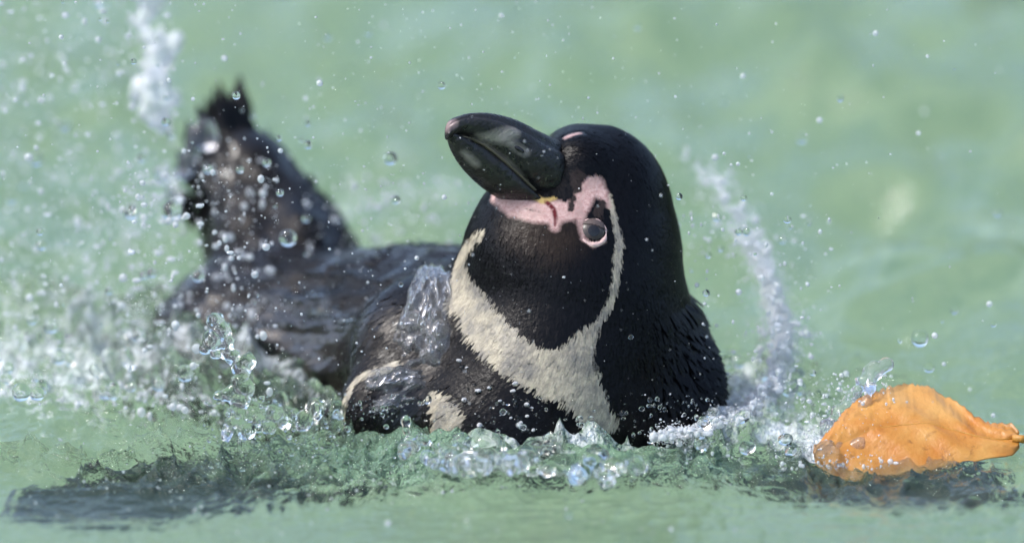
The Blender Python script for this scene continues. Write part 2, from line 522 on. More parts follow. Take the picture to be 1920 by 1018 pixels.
def height(x, y):
    ch = chop_field(x, y)
    hd = hull_dist(x, y)
    h = 0.0022 * np.sin(x * 9 + y * 31 + 0.4) + 0.0020 * np.sin(-x * 14 + y * 22 + 2.0) + 0.0016 * np.sin(x * 31 + y * 12 + 1.1)
    h = h * np.clip(0.35 + (y + 0.15) * 2.2, 0.25, 2.0)
    h = h + 0.0110 * fbm(x * 9, y * 8, oct=2, seed=11) * np.clip(0.15 + (y + 0.05) * 2.0, 0.12, 1.3)
    r = 1 - np.abs(vnoise(x * 46 + 0.4 * vnoise(x * 30, y * 30, seed=5), y * 34, seed=21))
    r2 = 1 - np.abs(vnoise(x * 110, y * 84, seed=22))
    left = np.exp(-(((x + 0.26) / 0.13) ** 2 + ((y - 0.22) / 0.22) ** 2))
    h = h + ch * (0.0085 * (r ** 2 - 0.45) + 0.0065 * (r2 ** 2 - 0.45) + 0.0050 * vnoise(x * 26, y * 22, seed=31)) * (1 + 0.9 * left)
    h = h + 0.0095 * fbm(x * 16, y * 15, oct=2, seed=16) * np.clip((y - 0.02) * 5, 0, 1)
    h = h + (0.018 * vnoise(x * 10 + 0.6 * vnoise(x * 5, y * 5, seed=19), y * 6.5 + x * 2.2, seed=12) + 0.009 * vnoise(x * 19, y * 12 - x * 4, seed=13)) * np.clip((y - 0.12) * 3.5, 0, 1)
    h = h + (0.0010 * vnoise(x * 13, y * 62, seed=17) + 0.0005 * vnoise(x * 30, y * 130, seed=18)) * np.clip(-(y + 0.06) * 20, 0, 1)
    h = h + 0.0085 * (1 - np.abs(vnoise(x * 17, y * 12 + 0.5 * vnoise(x * 9, y * 9, seed=8), seed=24))) * np.clip((y + 0.05) * 3, 0, 1)
    bow = np.exp(-((hd - 0.018) / 0.022) ** 2) * (0.009 + 0.004 * vnoise(x * 30, y * 30, seed=41))
    h = h + bow * (y < 0.2)
    h = h - 0.012 * np.clip(-hd / 0.05, 0, 1)
    return h

def graded(lo, hi, step, far, grow=1.22):
    c = list(np.arange(lo, hi, step)); s = step; x = lo; left = []
    while x > -far:
        s *= grow; x -= s; left.append(x)
    s = step; x = c[-1]; right = []
    while x < far:
        s *= grow; x += s; right.append(x)
    return np.array(left[::-1] + c + right)
gx = graded(-0.46, 0.46, 0.0018, 40.0)
gy = graded(-0.26, 1.10, 0.0025, 40.0)
X, Y = np.meshgrid(gx, gy, indexing='ij')
fade = np.exp(-np.clip(np.hypot(X, Y) - 3.0, 0, None) / 4)
Z = height(X, Y) * fade
vv = np.stack([X, Y, Z], -1).reshape(-1, 3)
nx, ny = X.shape
ii = (np.arange(nx - 1)[:, None] * ny + np.arange(ny - 1)[None]).ravel()
quads = np.stack([ii, ii + ny, ii + ny + 1, ii + 1], 1)
water = mesh_obj('water', vv, quads, WATER)
add_attr(water, 'chop', chop_field(X, Y)); add_attr(water, 'foam', foam_field(X, Y)); add_attr(water, 'milk', milk_field(X, Y))
tag(water, 'rippled green pool water around the swimming penguin', 'water', kind='structure')
fl = mesh_obj('pool_floor', [(-40, -40, -0.7), (40, -40, -0.7), (40, 40, -0.7), (-40, 40, -0.7)], [(0, 1, 2, 3)], FLOOR)
tag(fl, 'pale green floor of the pool under the water', 'pool floor', kind='structure')

# unseen planted bank, added and shaped for what the pool water mirrors
BANK, nt, b = new_mat('unseen_bank_shrubs')
vc = obj_coord(nt)
n1 = noise(nt, 1.3, 8, 0.7, vc)
nt.links.new(mix(nt, ramp(nt, n1.outputs[0], 0.35, 0.7), (0.04, 0.07, 0.03), (0.16, 0.22, 0.11)), b.inputs['Base Color'])
b.inputs['Roughness'].default_value = 0.8
nt.links.new(bump(nt, n1.outputs[0], 1.0, 0.3), b.inputs['Normal'])
bv, bf = [], []
prof_ = [(6.6, -0.8), (6.7, 0.2), (6.9, 0.5), (7.2, 0.85), (7.6, 1.15), (8.2, 1.4), (9.5, 1.55), (14, 1.6)]
M_ = 220
ang = np.arange(M_) * 2 * math.pi / M_
for r_, z_ in prof_:
    nn = fbm(np.cos(ang) * 6 + r_, np.sin(ang) * 6 + z_ * 2, oct=4, seed=51)
    rr_ = r_ + 0.35 * nn; zz_ = z_ + (0.25 * nn if z_ > 0.3 else 0)
    bv += list(np.stack([rr_ * np.sin(ang), rr_ * np.cos(ang), zz_ + 0 * ang], 1))
for i in range(len(prof_) - 1):
    for j in range(M_):
        bf.append((i * M_ + j, (i + 1) * M_ + j, (i + 1) * M_ + (j + 1) % M_, i * M_ + (j + 1) % M_))
bank = mesh_obj('bank', bv, bf, BANK)
tag(bank, 'unseen shrubby green bank added for the water to mirror', 'bank', kind='structure')

# ------------------------------------------------------------------ penguin
F = Field((-0.33, -0.22, -0.14), (0.34, 0.44, 0.27), 0.002)
TR = [  # trunk, head end first: point, radius
    (P(1062, 735, 0.065), 0.086),
    (np.array([-0.045, 0.155, -0.014]), 0.087),
    (np.array([-0.150, 0.245, -0.024]), 0.077),
]
TL = [(P(540, 520, 0.29), 0.046), (P(512, 455, 0.31), 0.039), (P(458, 345, 0.33), 0.028), (P(428, 250, 0.35), 0.013)]   # rump up to tail
NK = [  # head to chest
    (P(1122, 368, 0.045), 0.0400),
    (P(1112, 440, 0.048), 0.0485),
    (P(1074, 525, 0.045), 0.0625),
    (P(1072, 615, 0.050), 0.0690),
    (P(1062, 735, 0.065), 0.086),
]
for (a, ra), (b2, rb) in zip(TR[:-1], TR[1:]):
    F.cone(a, b2, ra, rb, 0.02)
for (a, ra), (b2, rb) in zip(TL[:-1], TL[1:]):
    F.cone(a, b2, ra, rb, 0.014)
for (a, ra), (b2, rb) in zip(NK[:-1], NK[1:]):
    F.cone(a, b2, ra, rb, 0.012)
F.ball(P(1024, 452, 0.034), 0.0440, 0.016)             # throat and cheek
F.ball(P(985, 400, 0.030), 0.0170, 0.015)              # chin under the bill
F.cone(P(1075, 318, 0.040), P(1110, 330, 0.045), 0.018, 0.028, 0.010)   # forehead and lores
F.ball(P(1078, 290, 0.046), .0135, .016)      # brow over the bill
F.ball(P(1096, 335, 0.036), .0225, .012)      # feathered base of the bill
F.ball(P(1082, 316, 0.021), .0200, .010)
F.ball(P(1240, 720, 0.040), 0.024, 0.02)              # left shoulder
F.ball(P(785, 650, 0.060), 0.036, 0.04)               # right shoulder
F.cone(P(1000, 740, 0.02), P(960, 800, 0.02), 0.045, 0.05, 0.03)        # breast
# flippers, one continuous surface with the body
FR_ROOT, FR_TIP = under_water(690, 850, 0.052), under_water(4, 968, 0.046)
FL_ROOT, FL_TIP = under_water(1290, 840, 0.045), under_water(1895, 930, 0.038)
FST = [(0, .022, .014, 0), (0.15, .026, .011, 0), (0.45, .044, .0085, .002), (0.72, .044, .0065, .003), (0.9, .032, .005, .004), (0.97, .013, .0045, .004), (1, .006, .004, .004)]
F.cone(P(790, 690, .050), P(728, 762, .030), .028, .018, .03)
F.cone(P(728, 762, .030), P(745, 835, .035), .018, .022, .02)
F.cone(P(728, 762, .030), FR_ROOT, .018, .014, .02)
F.blade(FR_ROOT, FR_TIP, np.array([0.2, 0.73, 0.62]), FST, 0.012)
F.blade(FL_ROOT, FL_TIP, np.array([-0.1, 0.75, 0.3]), FST, 0.012)
V, Q = F.surface()
V = smooth_mesh(V, Q, 2)
def body_folds(p):
    """Wet feather clumps: ridges running along the trunk and up the tail."""
    best = np.full(len(p), 1e9); disp = np.zeros(len(p)); s0 = 0.0
    for k_, ch_ in enumerate((TR, TL)):
        for (a, ra), (b2, rb) in zip(ch_[:-1], ch_[1:]):
            v_ = b2 - a; L_ = np.linalg.norm(v_); e1 = v_ / L_
            e2 = np.cross(e1, [0.31, 0.2, 0.93]); e2 /= np.linalg.norm(e2); e3 = np.cross(e1, e2)
            q_ = p - a; t_ = np.clip(q_ @ e1 / L_, 0, 1); rr_ = ra + (rb - ra) * t_
            dd_ = np.abs(np.linalg.norm(q_ - t_[:, None] * v_, axis=1) - rr_)
            th_ = np.arctan2(q_ @ e3, q_ @ e2)
            u_ = s0 + t_ * L_
            cx_, cy_ = np.cos(th_) * rr_, np.sin(th_) * rr_
            n_ = 0.0042 * (0.6 - np.abs(vnoise(cx_ * 62, cy_ * 62, u_ * 17, seed=91))) + 0.0013 * (0.6 - np.abs(vnoise(cx_ * 150, cy_ * 150, u_ * 45, seed=92)))
            m_ = dd_ < best
            best[m_] = dd_[m_]; disp[m_] = n_[m_]
            s0 += L_
    return disp * np.clip(1 - best / 0.02, 0, 1)
def vert_normals(v, q):
    n_ = np.zeros_like(v); c_ = np.cross(v[q[:, 2]] - v[q[:, 0]], v[q[:, 3]] - v[q[:, 1]])
    for k_ in range(4): np.add.at(n_, q[:, k_], c_)
    return n_ / np.maximum(np.linalg.norm(n_, axis=1), 1e-12)[:, None]
fade_ = 1 / (1 + np.exp((V[:, 0] + 0.030 - (V[:, 1] - 0.03) * 0.5) / 0.012))
V = V + vert_normals(V, Q) * (body_folds(V) * fade_)[:, None]
bvh = BVHTree.FromPolygons([tuple(v) for v in V], [tuple(int(i) for i in q) for q in Q])

def hit(px, py):
    r = P(px, py, 0) - CAM
    loc, nor, i, d = bvh.ray_cast(Vector(CAM), Vector(r).normalized())
    if loc is None:
        loc, nor, i, d = bvh.find_nearest(Vector(P(px, py, 0.0)))
    return np.array(loc), np.array(nor)

HF = -0.80 * AX + 0.47 * AV - 0.35 * AD                # bill direction
HF /= np.linalg.norm(HF)
HU = 0.371 * AX + 0.869 * AV + 0.327 * AD
HU -= HF * (HU @ HF); HU /= np.linalg.norm(HU)
HL = 0.458 * AX + 0.132 * AV - 0.869 * AD
HL -= HF * (HL @ HF) + HU * (HL @ HU); HL /= np.linalg.norm(HL)
HC = NK[0][0]

def mirror(p):
    q = p - 2 * HL * ((p - HC) @ HL)
    loc, nor, i, d = bvh.find_nearest(Vector(q))
    return np.array(loc), np.array(nor)

def strokes(lists, mir=False):
    """Each list: (px, py, radius px) along a stroke; -> 3D capsules on the skin."""
    caps = []
    for L in lists:
        pts = [(hit(x, y)[0], r / 3200.0) for x, y, r in L]
        if len(pts) == 1: pts = pts * 2
        caps += [(a[0], b[0], a[1], b[1]) for a, b in zip(pts[:-1], pts[1:])]
        if mir:
            mp = [(mirror(p)[0], r) for p, r in pts]
            caps += [(a[0], b[0], a[1], b[1]) for a, b in zip(mp[:-1], mp[1:])]
    return caps

WHITE = strokes([[(1144, 366, 3), (1151, 412, 6), (1160, 447, 8), (1156, 480, 8), (1154, 530, 8), (1142, 572, 7), (1118, 606, 8), (1100, 630, 20)]], True)
WHITE += strokes([
    [(1095, 640, 24), (1075, 675, 36), (1085, 715, 46), (1110, 755, 34), (1150, 790, 14)],
    [(1075, 690, 40), (1010, 688, 40), (955, 655, 38), (905, 600, 40), (868, 545, 33), (864, 480, 22), (872, 425, 10)],
    [(1085, 715, 46), (1030, 715, 26)],
    [(1158, 440, 7), (1169, 464, 2)],
    [(822, 745, 22), (845, 780, 38), (840, 825, 48)],
    [(492, 690, 18), (480, 715, 20), (420, 715, 16)],
    [(648, 768, 9), (656, 738, 10), (680, 706, 10), (750, 682, 9)],
])
PINK = strokes([[(1040, 425, 9), (1042, 397, 24), (1070, 396, 19), (1090, 384, 18), (1100, 358, 18), (1114, 348, 20), (1128, 362, 12)],
                [(1040, 400, 22), (1005, 397, 22), (965, 389, 20), (930, 366, 14), (905, 345, 6)],
                [(1088, 398, 12), (1088, 420, 5), (1094, 448, 3), (1114, 460, 3), (1132, 452, 3)], [(1128, 362, 12), (1141, 386, 4)]], False)
PINK += strokes([[(1062, 258, 6), (1085, 250, 5)]], False)
DARK = strokes([[(1075, 372, 7), (1070, 392, 6)], [(1130, 380, 7), (1120, 399, 9)], [(1080, 330, 16), (1082, 355, 8)], [(985, 392, 1), (1012, 398, 1)]])
YEL = strokes([[(1000, 368, 6), (1018, 378, 6), (1040, 372, 4)]])
RED = strokes([[(1024, 378, 4), (1038, 392, 4.5), (1042, 408, 4), (1041, 424, 2)]])
BROWN = strokes([[(985, 425, 34), (1035, 450, 36), (1075, 440, 20)]])

def caps_sdf(p, caps):
    s = np.full(len(p), -0.05)
    for a, b2, ra, rb in caps:
        v = b2 - a; L2 = max(v @ v, 1e-12)
        t = np.clip(((p - a) @ v) / L2, 0, 1)
        s = np.maximum(s, (ra + (rb - ra) * t) - np.linalg.norm(p - a - t[:, None] * v, axis=1))
    return s

SKEL = [(a[0], b2[0]) for a, b2 in zip(NK[:-1], NK[1:])] + [(a[0], b2[0]) for a, b2 in zip(TR[:-1], TR[1:])] + [(a[0], b2[0]) for a, b2 in zip(TL[:-1], TL[1:])]
SKEL += [(FR_ROOT, FR_TIP), (FL_ROOT, FL_TIP)]
SKR = [a[1] for a in NK[:-1]] + [a[1] for a in TR[:-1]] + [a[1] for a in TL[:-1]] + [0.012, 0.012]
BILLBASE = P(1030, 345, 0.02)

def seg_dist(p, a, b2):
    v = b2 - a; t = np.clip(((p - a) @ v) / (v @ v), 0, 1)
    return np.linalg.norm(p - a - t[:, None] * v, axis=1)

def flow_and_wet(p):
    f = np.zeros((len(p), 3)); w = np.zeros(len(p)); wet = np.zeros(len(p))
    for i, ((a, b2), r) in enumerate(zip(SKEL, SKR)):
        wt = np.exp(-np.abs(seg_dist(p, a, b2) - r) / 0.010) + 1e-9
        v = (b2 - a) / np.linalg.norm(b2 - a)
        f += wt[:, None] * v; w += wt
        if i >= 4: wet += wt * (0.55 if 6 <= i <= 8 else 1.0)
    hv = p - BILLBASE; hd = np.linalg.norm(hv, axis=1)
    wt = 2.5 * np.exp(-hd / 0.045)
    f += wt[:, None] * hv / hd[:, None]
    wet = wet / w
    # the chest column stays dry-black; back, flanks and flippers are wet
    wet *= 1 / (1 + np.exp((p[:, 0] + 0.020 - (p[:, 1] - 0.03) * 0.5) / 0.022))
    return f, wet

def pattern(o, p, ids=None):
    for n, caps in (('white', WHITE), ('pink', PINK), ('dark', DARK), ('yellow', YEL), ('red', RED), ('brown', BROWN)):
        s = caps_sdf(p, caps)
        add_attr(o, n, s if ids is None else s[ids])

penguin = bpy.data.objects.new('penguin', None)
COL.objects.link(penguin)
penguin.location = (AXIS[0][0], AXIS[0][1], 0)
tag(penguin, 'wet black and white penguin swimming with its bill raised to one side', 'penguin')
bpy.context.view_layer.update()
OFF = np.array(penguin.location)

def part(name, v, f, mat, parent=None, smooth=True):
    """Mesh given in world coordinates, parented under the penguin (or its part at the same origin)."""
    return mesh_obj(name, np.asarray(v) - OFF, f, mat, parent or penguin, smooth)

body = part('body', V, Q, SKIN)
flw, wet = flow_and_wet(V)
pattern(body, V); add_attr(body, 'wet', wet)
tag(body, 'black head and back, cream white collar and face stripe')

# plumage: small overlapping feathers lying along the body
tri = np.concatenate([Q[:, [0, 1, 2]], Q[:, [0, 2, 3]]])
ta, tb, tc_ = V[tri[:, 0]], V[tri[:, 1]], V[tri[:, 2]]
cr = np.cross(tb - ta, tc_ - ta); area = np.linalg.norm(cr, axis=1)
tn = cr / np.maximum(area, 1e-12)[:, None]
cen = (ta + tb + tc_) / 3
headd = np.linalg.norm(cen - NK[0][0], axis=1)
dens = area * np.where(headd < 0.075, 2.2, 1.0) * (cen[:, 2] > -0.03)
nofeather = np.maximum.reduce([caps_sdf(cen, PINK), caps_sdf(cen, YEL), caps_sdf(cen, RED)]) > -0.0032
dens[nofeather] = 0
dens *= 1 - 0.75 * flow_and_wet(cen)[1]
NF = 60000
pick = rng.choice(len(tri), NF, p=dens / dens.sum())
u, w = rng.random(NF), rng.random(NF)
sw = u + w > 1; u[sw], w[sw] = 1 - u[sw], 1 - w[sw]
root = ta[pick] + u[:, None] * (tb - ta)[pick] + w[:, None] * (tc_ - ta)[pick]
# smooth normals
vn = np.zeros_like(V)
for k in range(3): np.add.at(vn, tri[:, k], cr)
vn /= np.linalg.norm(vn, axis=1)[:, None]
nor = (vn[tri[pick, 0]] + vn[tri[pick, 1]] + vn[tri[pick, 2]]); nor /= np.linalg.norm(nor, axis=1)[:, None]
fl_, wt_ = flow_and_wet(root)
fl_ += rng.normal(0, 0.12, fl_.shape) * np.linalg.norm(fl_, axis=1)[:, None]
fl_ -= nor * (fl_ * nor).sum(1)[:, None]
fl_ /= np.linalg.norm(fl_, axis=1)[:, None]
sd = np.cross(nor, fl_)
hd_ = np.linalg.norm(root - NK[0][0], axis=1)
size = np.clip((hd_ - 0.03) / 0.10, 0, 1) * (0.36 + 0.64 * wt_)
edge_ = root @ AX                                        # left-shoulder feathers stand up, ruffled
ruff = np.clip((root[:, 0] - 0.075) / 0.03, 0, 1) * (root[:, 2] < 0.075) * (root[:, 2] > -0.01)
ln = (0.0032 + 0.0065 * size) * rng.uniform(0.75, 1.3, NF) * (1 + 2.2 * ruff)
wd = (0.00045 + 0.0011 * size) * rng.uniform(0.8, 1.3, NF) * (1 + 2.0 * ruff)
lift = (0.00010 + 0.00025 * size) * rng.uniform(0.4, 1.6, NF) + 0.007 * ruff * rng.random(NF)
prof = [(-0.15, 0.5, -0.25), (0.35, 1.0, 0.35), (0.72, 0.8, 0.75), (1.0, 0.12, 1.0)]
fv = np.zeros((NF, 12, 3)); k = 0
curv = 0.5 / np.maximum(hd_ * 0 + 0.06, 0.02)
for t, ww, lf in prof:
    c0 = root + fl_ * (ln * t)[:, None] + nor * (lift * lf - 0.5 * (ln * t) ** 2 * 7.0 + 0.0002)[:, None]
    for s in (-1, 0, 1):
        fv[:, k] = c0 + sd * (wd * ww * s)[:, None] + nor * ((1 - abs(s)) * wd * 0.35 * ww)[:, None]
        k += 1
bq = []
for r_ in range(3):
    for s in range(2):
        i0 = r_ * 3 + s
        bq.append((i0, i0 + 3, i0 + 4, i0 + 1))
fq = (np.arange(NF)[:, None, None] * 12 + np.array(bq)[None]).reshape(-1, 4)
plum = part('plumage', fv.reshape(-1, 3), fq, FEATHER)
ids = np.repeat(np.arange(NF), 12)
plum_vn = None
pattern(plum, root, ids); add_attr(plum, 'wet', wt_[ids]); add_attr(plum, 'rnd', rng.random(NF)[ids])
tag(plum, kind='stuff')
# feather shading normals lean towards the smooth body under them
ca = np.cross(fv[:, 4] - fv[:, 1], fv[:, 5] - fv[:, 3]); ca /= np.linalg.norm(ca, axis=1)[:, None] + 1e-12
ca *= np.sign((ca * nor).sum(1))[:, None]
bl = (0.05 + 0.07 * size + 0.6 * ruff)[:, None]
cn = nor * (1 - bl) + ca * bl + rng.normal(0, 1, nor.shape) * (0.03 + 0.03 * size)[:, None]
cn /= np.linalg.norm(cn, axis=1)[:, None]
plum.data.normals_split_custom_set_from_vertices(np.repeat(cn, 12, axis=0).tolist())

# bill
def loft(stations, depth_ax, seg=28, sharp=2.0, groove=0.0):
    """stations: (top px,py) (bottom px,py) half width, depth -> closed tube."""
    st = np.array([[*a, *b2, hw, d] for a, b2, hw, d in stations], float)
    tt = np.linspace(0, len(st) - 1, (len(st) - 1) * 6 + 1)
    def cr_(c):
        r = []
        for t in tt:
            i = min(int(t), len(c) - 2); f = t - i
            p0, p1, p2, p3 = c[max(i - 1, 0)], c[i], c[i + 1], c[min(i + 2, len(c) - 1)]
            r.append(0.5 * (2 * p1 + (p2 - p0) * f + (2 * p0 - 5 * p1 + 4 * p2 - p3) * f * f + (3 * p1 - p0 - 3 * p2 + p3) * f ** 3))
        return np.array(r)
    S = cr_(st)
    verts = []
    for s in S:
        a, b2 = P(s[0], s[1], s[5]), P(s[2], s[3], s[5])
        c0 = (a + b2) / 2; up = (a - b2) / 2
        for j in range(seg):
            th = 2 * math.pi * j / seg
            cx, sx = math.cos(th), math.sin(th)
            e = 2 / sharp
            gv = 1 - groove * math.exp(-((abs(cx) - 0.60) / 0.13) ** 2) * (cx > 0)
            verts.append(c0 + up * gv * (math.copysign(abs(cx) ** e, cx)) + depth_ax * gv * s[4] * math.copysign(abs(sx) ** e, sx))
    n = len(S); fc = []
    for i in range(n - 1):
        for j in range(seg):
            fc.append((i * seg + j, i * seg + (j + 1) % seg, (i + 1) * seg + (j + 1) % seg, (i + 1) * seg + j))
    verts.append(np.mean(verts[:seg], 0)); verts.append(np.mean(verts[(n - 1) * seg:n * seg], 0))
    for j in range(seg):
        fc.append((len(verts) - 2, (j + 1) % seg, j, j))
        fc.append((len(verts) - 1, (n - 1) * seg + j, (n - 1) * seg + (j + 1) % seg, (n - 1) * seg + (j + 1) % seg))
    fc = [tuple(dict.fromkeys(q)) for q in fc]
    return np.array(verts), fc
HLd = HL
UP = [((1108, 300), (1092, 378), .0150, .062), ((1066, 276), (1064, 390), .0165, .050), ((1032, 260), (1032, 386), .0160, .028), ((1003, 246), (1003, 366), .0145, .018), ((960, 224), (955, 320), .0120, .009),
      ((916, 213), (903, 276), .0098, .001), ((880, 213), (868, 254), .0078, -.005), ((854, 220), (847, 256), .0056, -.009), ((842, 227), (838, 263), .0034, -.012), ((837, 236), (836, 258), .0016, -.013)]
LO = [((1050, 398), (1010, 405), .0150, .034), ((1003, 372), (968, 384), .0140, .020), ((957, 322), (912, 353), .0118, .010), ((908, 280), (873, 318), .0095, .002),
      ((874, 260), (853, 290), .0070, -.004), ((853, 250), (843, 268), .0045, -.008), ((845, 246), (841, 254), .0022, -.010)]
UP = [(a, b2, hw * 1.08, d - .012) for a, b2, hw, d in UP]
LO = [(a, b2, hw * 1.05, d - .012) for a, b2, hw, d in LO]
v, f = loft(UP, HLd, 64, 2.1, 0.13)
upper = part('upper_mandible', v, f, BILL)
bt = BVHTree.FromPolygons([tuple(p) for p in v], f)
def bill_hit(px, py, tree=bt):
    loc, n_, i, d = tree.ray_cast(Vector(CAM), Vector(P(px, py) - CAM).normalized())
    return np.array(loc) if loc is not None else P(px, py, 0.0)
def bcaps(L, tree=bt):
    pts = [(bill_hit(x, y, tree), r / 3200) for x, y, r in L]
    return [(a[0], b2[0], a[1], b2[1]) for a, b2 in zip(pts[:-1], pts[1:])]
add_attr(upper, 'pale', caps_sdf(v, bcaps([(900, 258, 4), (938, 258, 10), (966, 250, 7)]) + bcaps([(890, 262, 3), (905, 268, 4), (945, 303, 5), (985, 342, 5)]) + bcaps([(955, 268, 4), (985, 285, 3)])))  # grey highlight painted on the side; seam and nostril rim are horn colour
add_attr(upper, 'tip', caps_sdf(v, bcaps([(838, 236, 12), (848, 232, 9)])))
v2, f2 = loft(LO, HLd, 28, 2.1)
lower = part('lower_mandible', v2, f2, BILL)
bt2 = BVHTree.FromPolygons([tuple(p) for p in v2], f2)
add_attr(lower, 'pale', caps_sdf(v2, bcaps([(872, 288, 1.5), (893, 308, 2)], bt2)))  # small painted highlight on the lower mandible
add_attr(lower, 'tip', np.full(len(v2), -0.02))
# pale horn edge along the closed mouth
ep = []
for x_, y_ in ((868, 256), (884, 260), (907, 271), (928, 287), (948, 304), (969, 323), (989, 342), (1006, 358), (1019, 371)):
    cand = [q for q in (bt.ray_cast(Vector(CAM), Vector(P(x_, y_) - CAM).normalized())[0], bt2.ray_cast(Vector(CAM), Vector(P(x_, y_) - CAM).normalized())[0]) if q is not None]
    if cand:
        c_ = min(cand, key=lambda q: (np.array(q) - CAM) @ AD)
        ep.append(np.array(c_) + AD * 0.0002)
def tube(pts, rad, seg=10):
    pts = [np.asarray(p, float) for p in pts]; vs, fs = [], []
    for i, p in enumerate(pts):
        t = pts[min(i + 1, len(pts) - 1)] - pts[max(i - 1, 0)]; t /= np.linalg.norm(t)
        a = np.cross(t, [0.3, 0.2, 1]); a /= np.linalg.norm(a); b2 = np.cross(t, a)
        for j in range(seg):
            q = 2 * math.pi * j / seg
            vs.append(p + rad[i] * (a * math.cos(q) + b2 * math.sin(q)))
    for i in range(len(pts) - 1):
        for j in range(seg):
            fs.append((i * seg + j, i * seg + (j + 1) % seg, (i + 1) * seg + (j + 1) % seg, (i + 1) * seg + j))
    fs += [tuple(range(seg))[::-1], tuple((len(pts) - 1) * seg + j for j in range(seg))]
    return vs, fs
ev, ef = tube(ep, np.interp(np.arange(len(ep)), [0, 2, len(ep) - 1], [0.0004, 0.0009, 0.0012]))
part('mouth_edge', ev, ef, plain('mouth_edge_horn', (0.17, 0.145, 0.09), 0.4, 0.4, 300))
# nostril: a dark slit ridge on the upper mandible
nv, nf = icosphere(2)
nc = bill_hit(972, 279)
nax = P(990, 290) - P(955, 268); nax /= np.linalg.norm(nax); nn_ = -AD; nb = np.cross(nax, nn_)
nostril = part('nostril', nc + nv[:, :1] * nax * 0.0042 + nv[:, 1:2] * nb * 0.0013 + nv[:, 2:] * nn_ * 0.0010, [tuple(map(int, q)) for q in nf], PUPIL)

# eyes
def make_eye(c, n):
    n = n / np.linalg.norm(n)
    R = 0.0106
    ctr = c - n * 0.0084
    sv, sf = icosphere(4)
    e = part('eye', ctr + sv * R, [tuple(map(int, q)) for q in sf], EYE)
    t1 = np.cross(n, HU); t1 /= np.linalg.norm(t1); t2 = np.cross(n, t1)
    m = 24
    pv = [ctr + n * (R + 0.0003)]
    for ring, rr in ((1, 0.0019), (2, 0.0034)):
        for j in range(m):
            a = 2 * math.pi * j / m
            pp = t1 * math.cos(a) * rr + t2 * math.sin(a) * rr
            pv.append(ctr + pp + n * (math.sqrt(R * R - rr * rr) + 0.00025))
    pf = [(0, 1 + j, 1 + (j + 1) % m) for j in range(m)] + [(1 + j, 1 + m + j, 1 + m + (j + 1) % m, 1 + (j + 1) % m) for j in range(m)]
    part('pupil', pv, pf, PUPIL, e)
    lv, lf = [], []
    m, q = 40, 10
    for j in range(m):
        a = 2 * math.pi * j / m
        dirv = t1 * math.cos(a) + t2 * math.sin(a)
        low = -(dirv @ AV)
        rr = 0.0007 + 0.0013 * max(low, 0) - 0.0002 * max(-low, 0) + 0.0002 * math.sin(7 * a)
        R0 = 0.0078 + 0.0004 * max(low, 0)
        c0 = ctr + dirv * R0 + n * (0.0072 + 0.0010 * max(low, 0))
        for i in range(q):
            b2 = 2 * math.pi * i / q
            lv.append(c0 + dirv * rr * math.cos(b2) + n * rr * 0.9 * math.sin(b2))
    for j in range(m):
        for i in range(q):
            lf.append((j * q + i, ((j + 1) % m) * q + i, ((j + 1) % m) * q + (i + 1) % q, j * q + (i + 1) % q))
    part('eyelid', lv, lf, LID, e)
    upd = HU * 0.8 + AV * 0.5; upd = upd - n * (upd @ n); upd /= np.linalg.norm(upd)
    sd_ = np.cross(upd, n)
    keep_ = [q for q in sf if all((sv[i] @ upd + 0.10 * abs(sv[i] @ sd_) > 0.30) and (sv[i] @ n > -0.1) for i in q)]
    used = sorted({int(i) for q in keep_ for i in q}); mp2 = {i: k2 for k2, i in enumerate(used)}
    part('upper_lid', [ctr + sv[i] * (R + 0.0005) for i in used], [tuple(mp2[int(i)] for i in q) for q in keep_], UPLID, e)
ec, en = hit(1112, 434)
make_eye(ec, 0.65 * en + 0.35 * -AD)
mc, mn = mirror(ec)
make_eye(mc, mn)

# tail feathers fanning up from the rump
tb0 = np.array([-0.160, 0.335, 0.060])
for i, (px, py, d) in enumerate([(449, 150, .345), (436, 178, .34), (414, 158, .34), (402, 170, .335), (388, 190, .335), (374, 204, .33), (458, 205, .34), (352, 232, .325), (334, 285, .32), (312, 350, .31), (500, 255, .345)]):
    tip = P(px, py, d)
    r0 = P(440 + (px - 410) * 0.7, 345 + max(0, py - 230) * 0.6, 0.315)
    ax = tip - r0; L = np.linalg.norm(ax); ax /= L
    s_ = np.cross(ax, -AD); s_ /= np.linalg.norm(s_); nn_ = np.cross(s_, ax)
    vv_, ff_ = [], []
    m = 12
    for j in range(m + 1):
        t = j / m
        wdt = 0.0085 * min(1, (1 - t) * 2.6 + 0.10) * (0.8 + 0.2 * math.sin(9 * t + i))
        c0 = r0 + ax * L * t + nn_ * (0.006 * t * t) + s_ * 0.0006 * math.sin(t * 20 + i * 2)
        vv_ += [c0 - s_ * wdt, c0 + nn_ * 0.0012, c0 + s_ * wdt, c0 - nn_ * 0.0008]
    for j in range(m):
        for q in range(4):
            ff_.append((j * 4 + q, j * 4 + (q + 1) % 4, j * 4 + 4 + (q + 1) % 4, j * 4 + 4 + q))
    ff_ += [(0, 3, 2, 1), tuple(m * 4 + q for q in range(4))]
    part('tail_feather', vv_, ff_, TAILF)

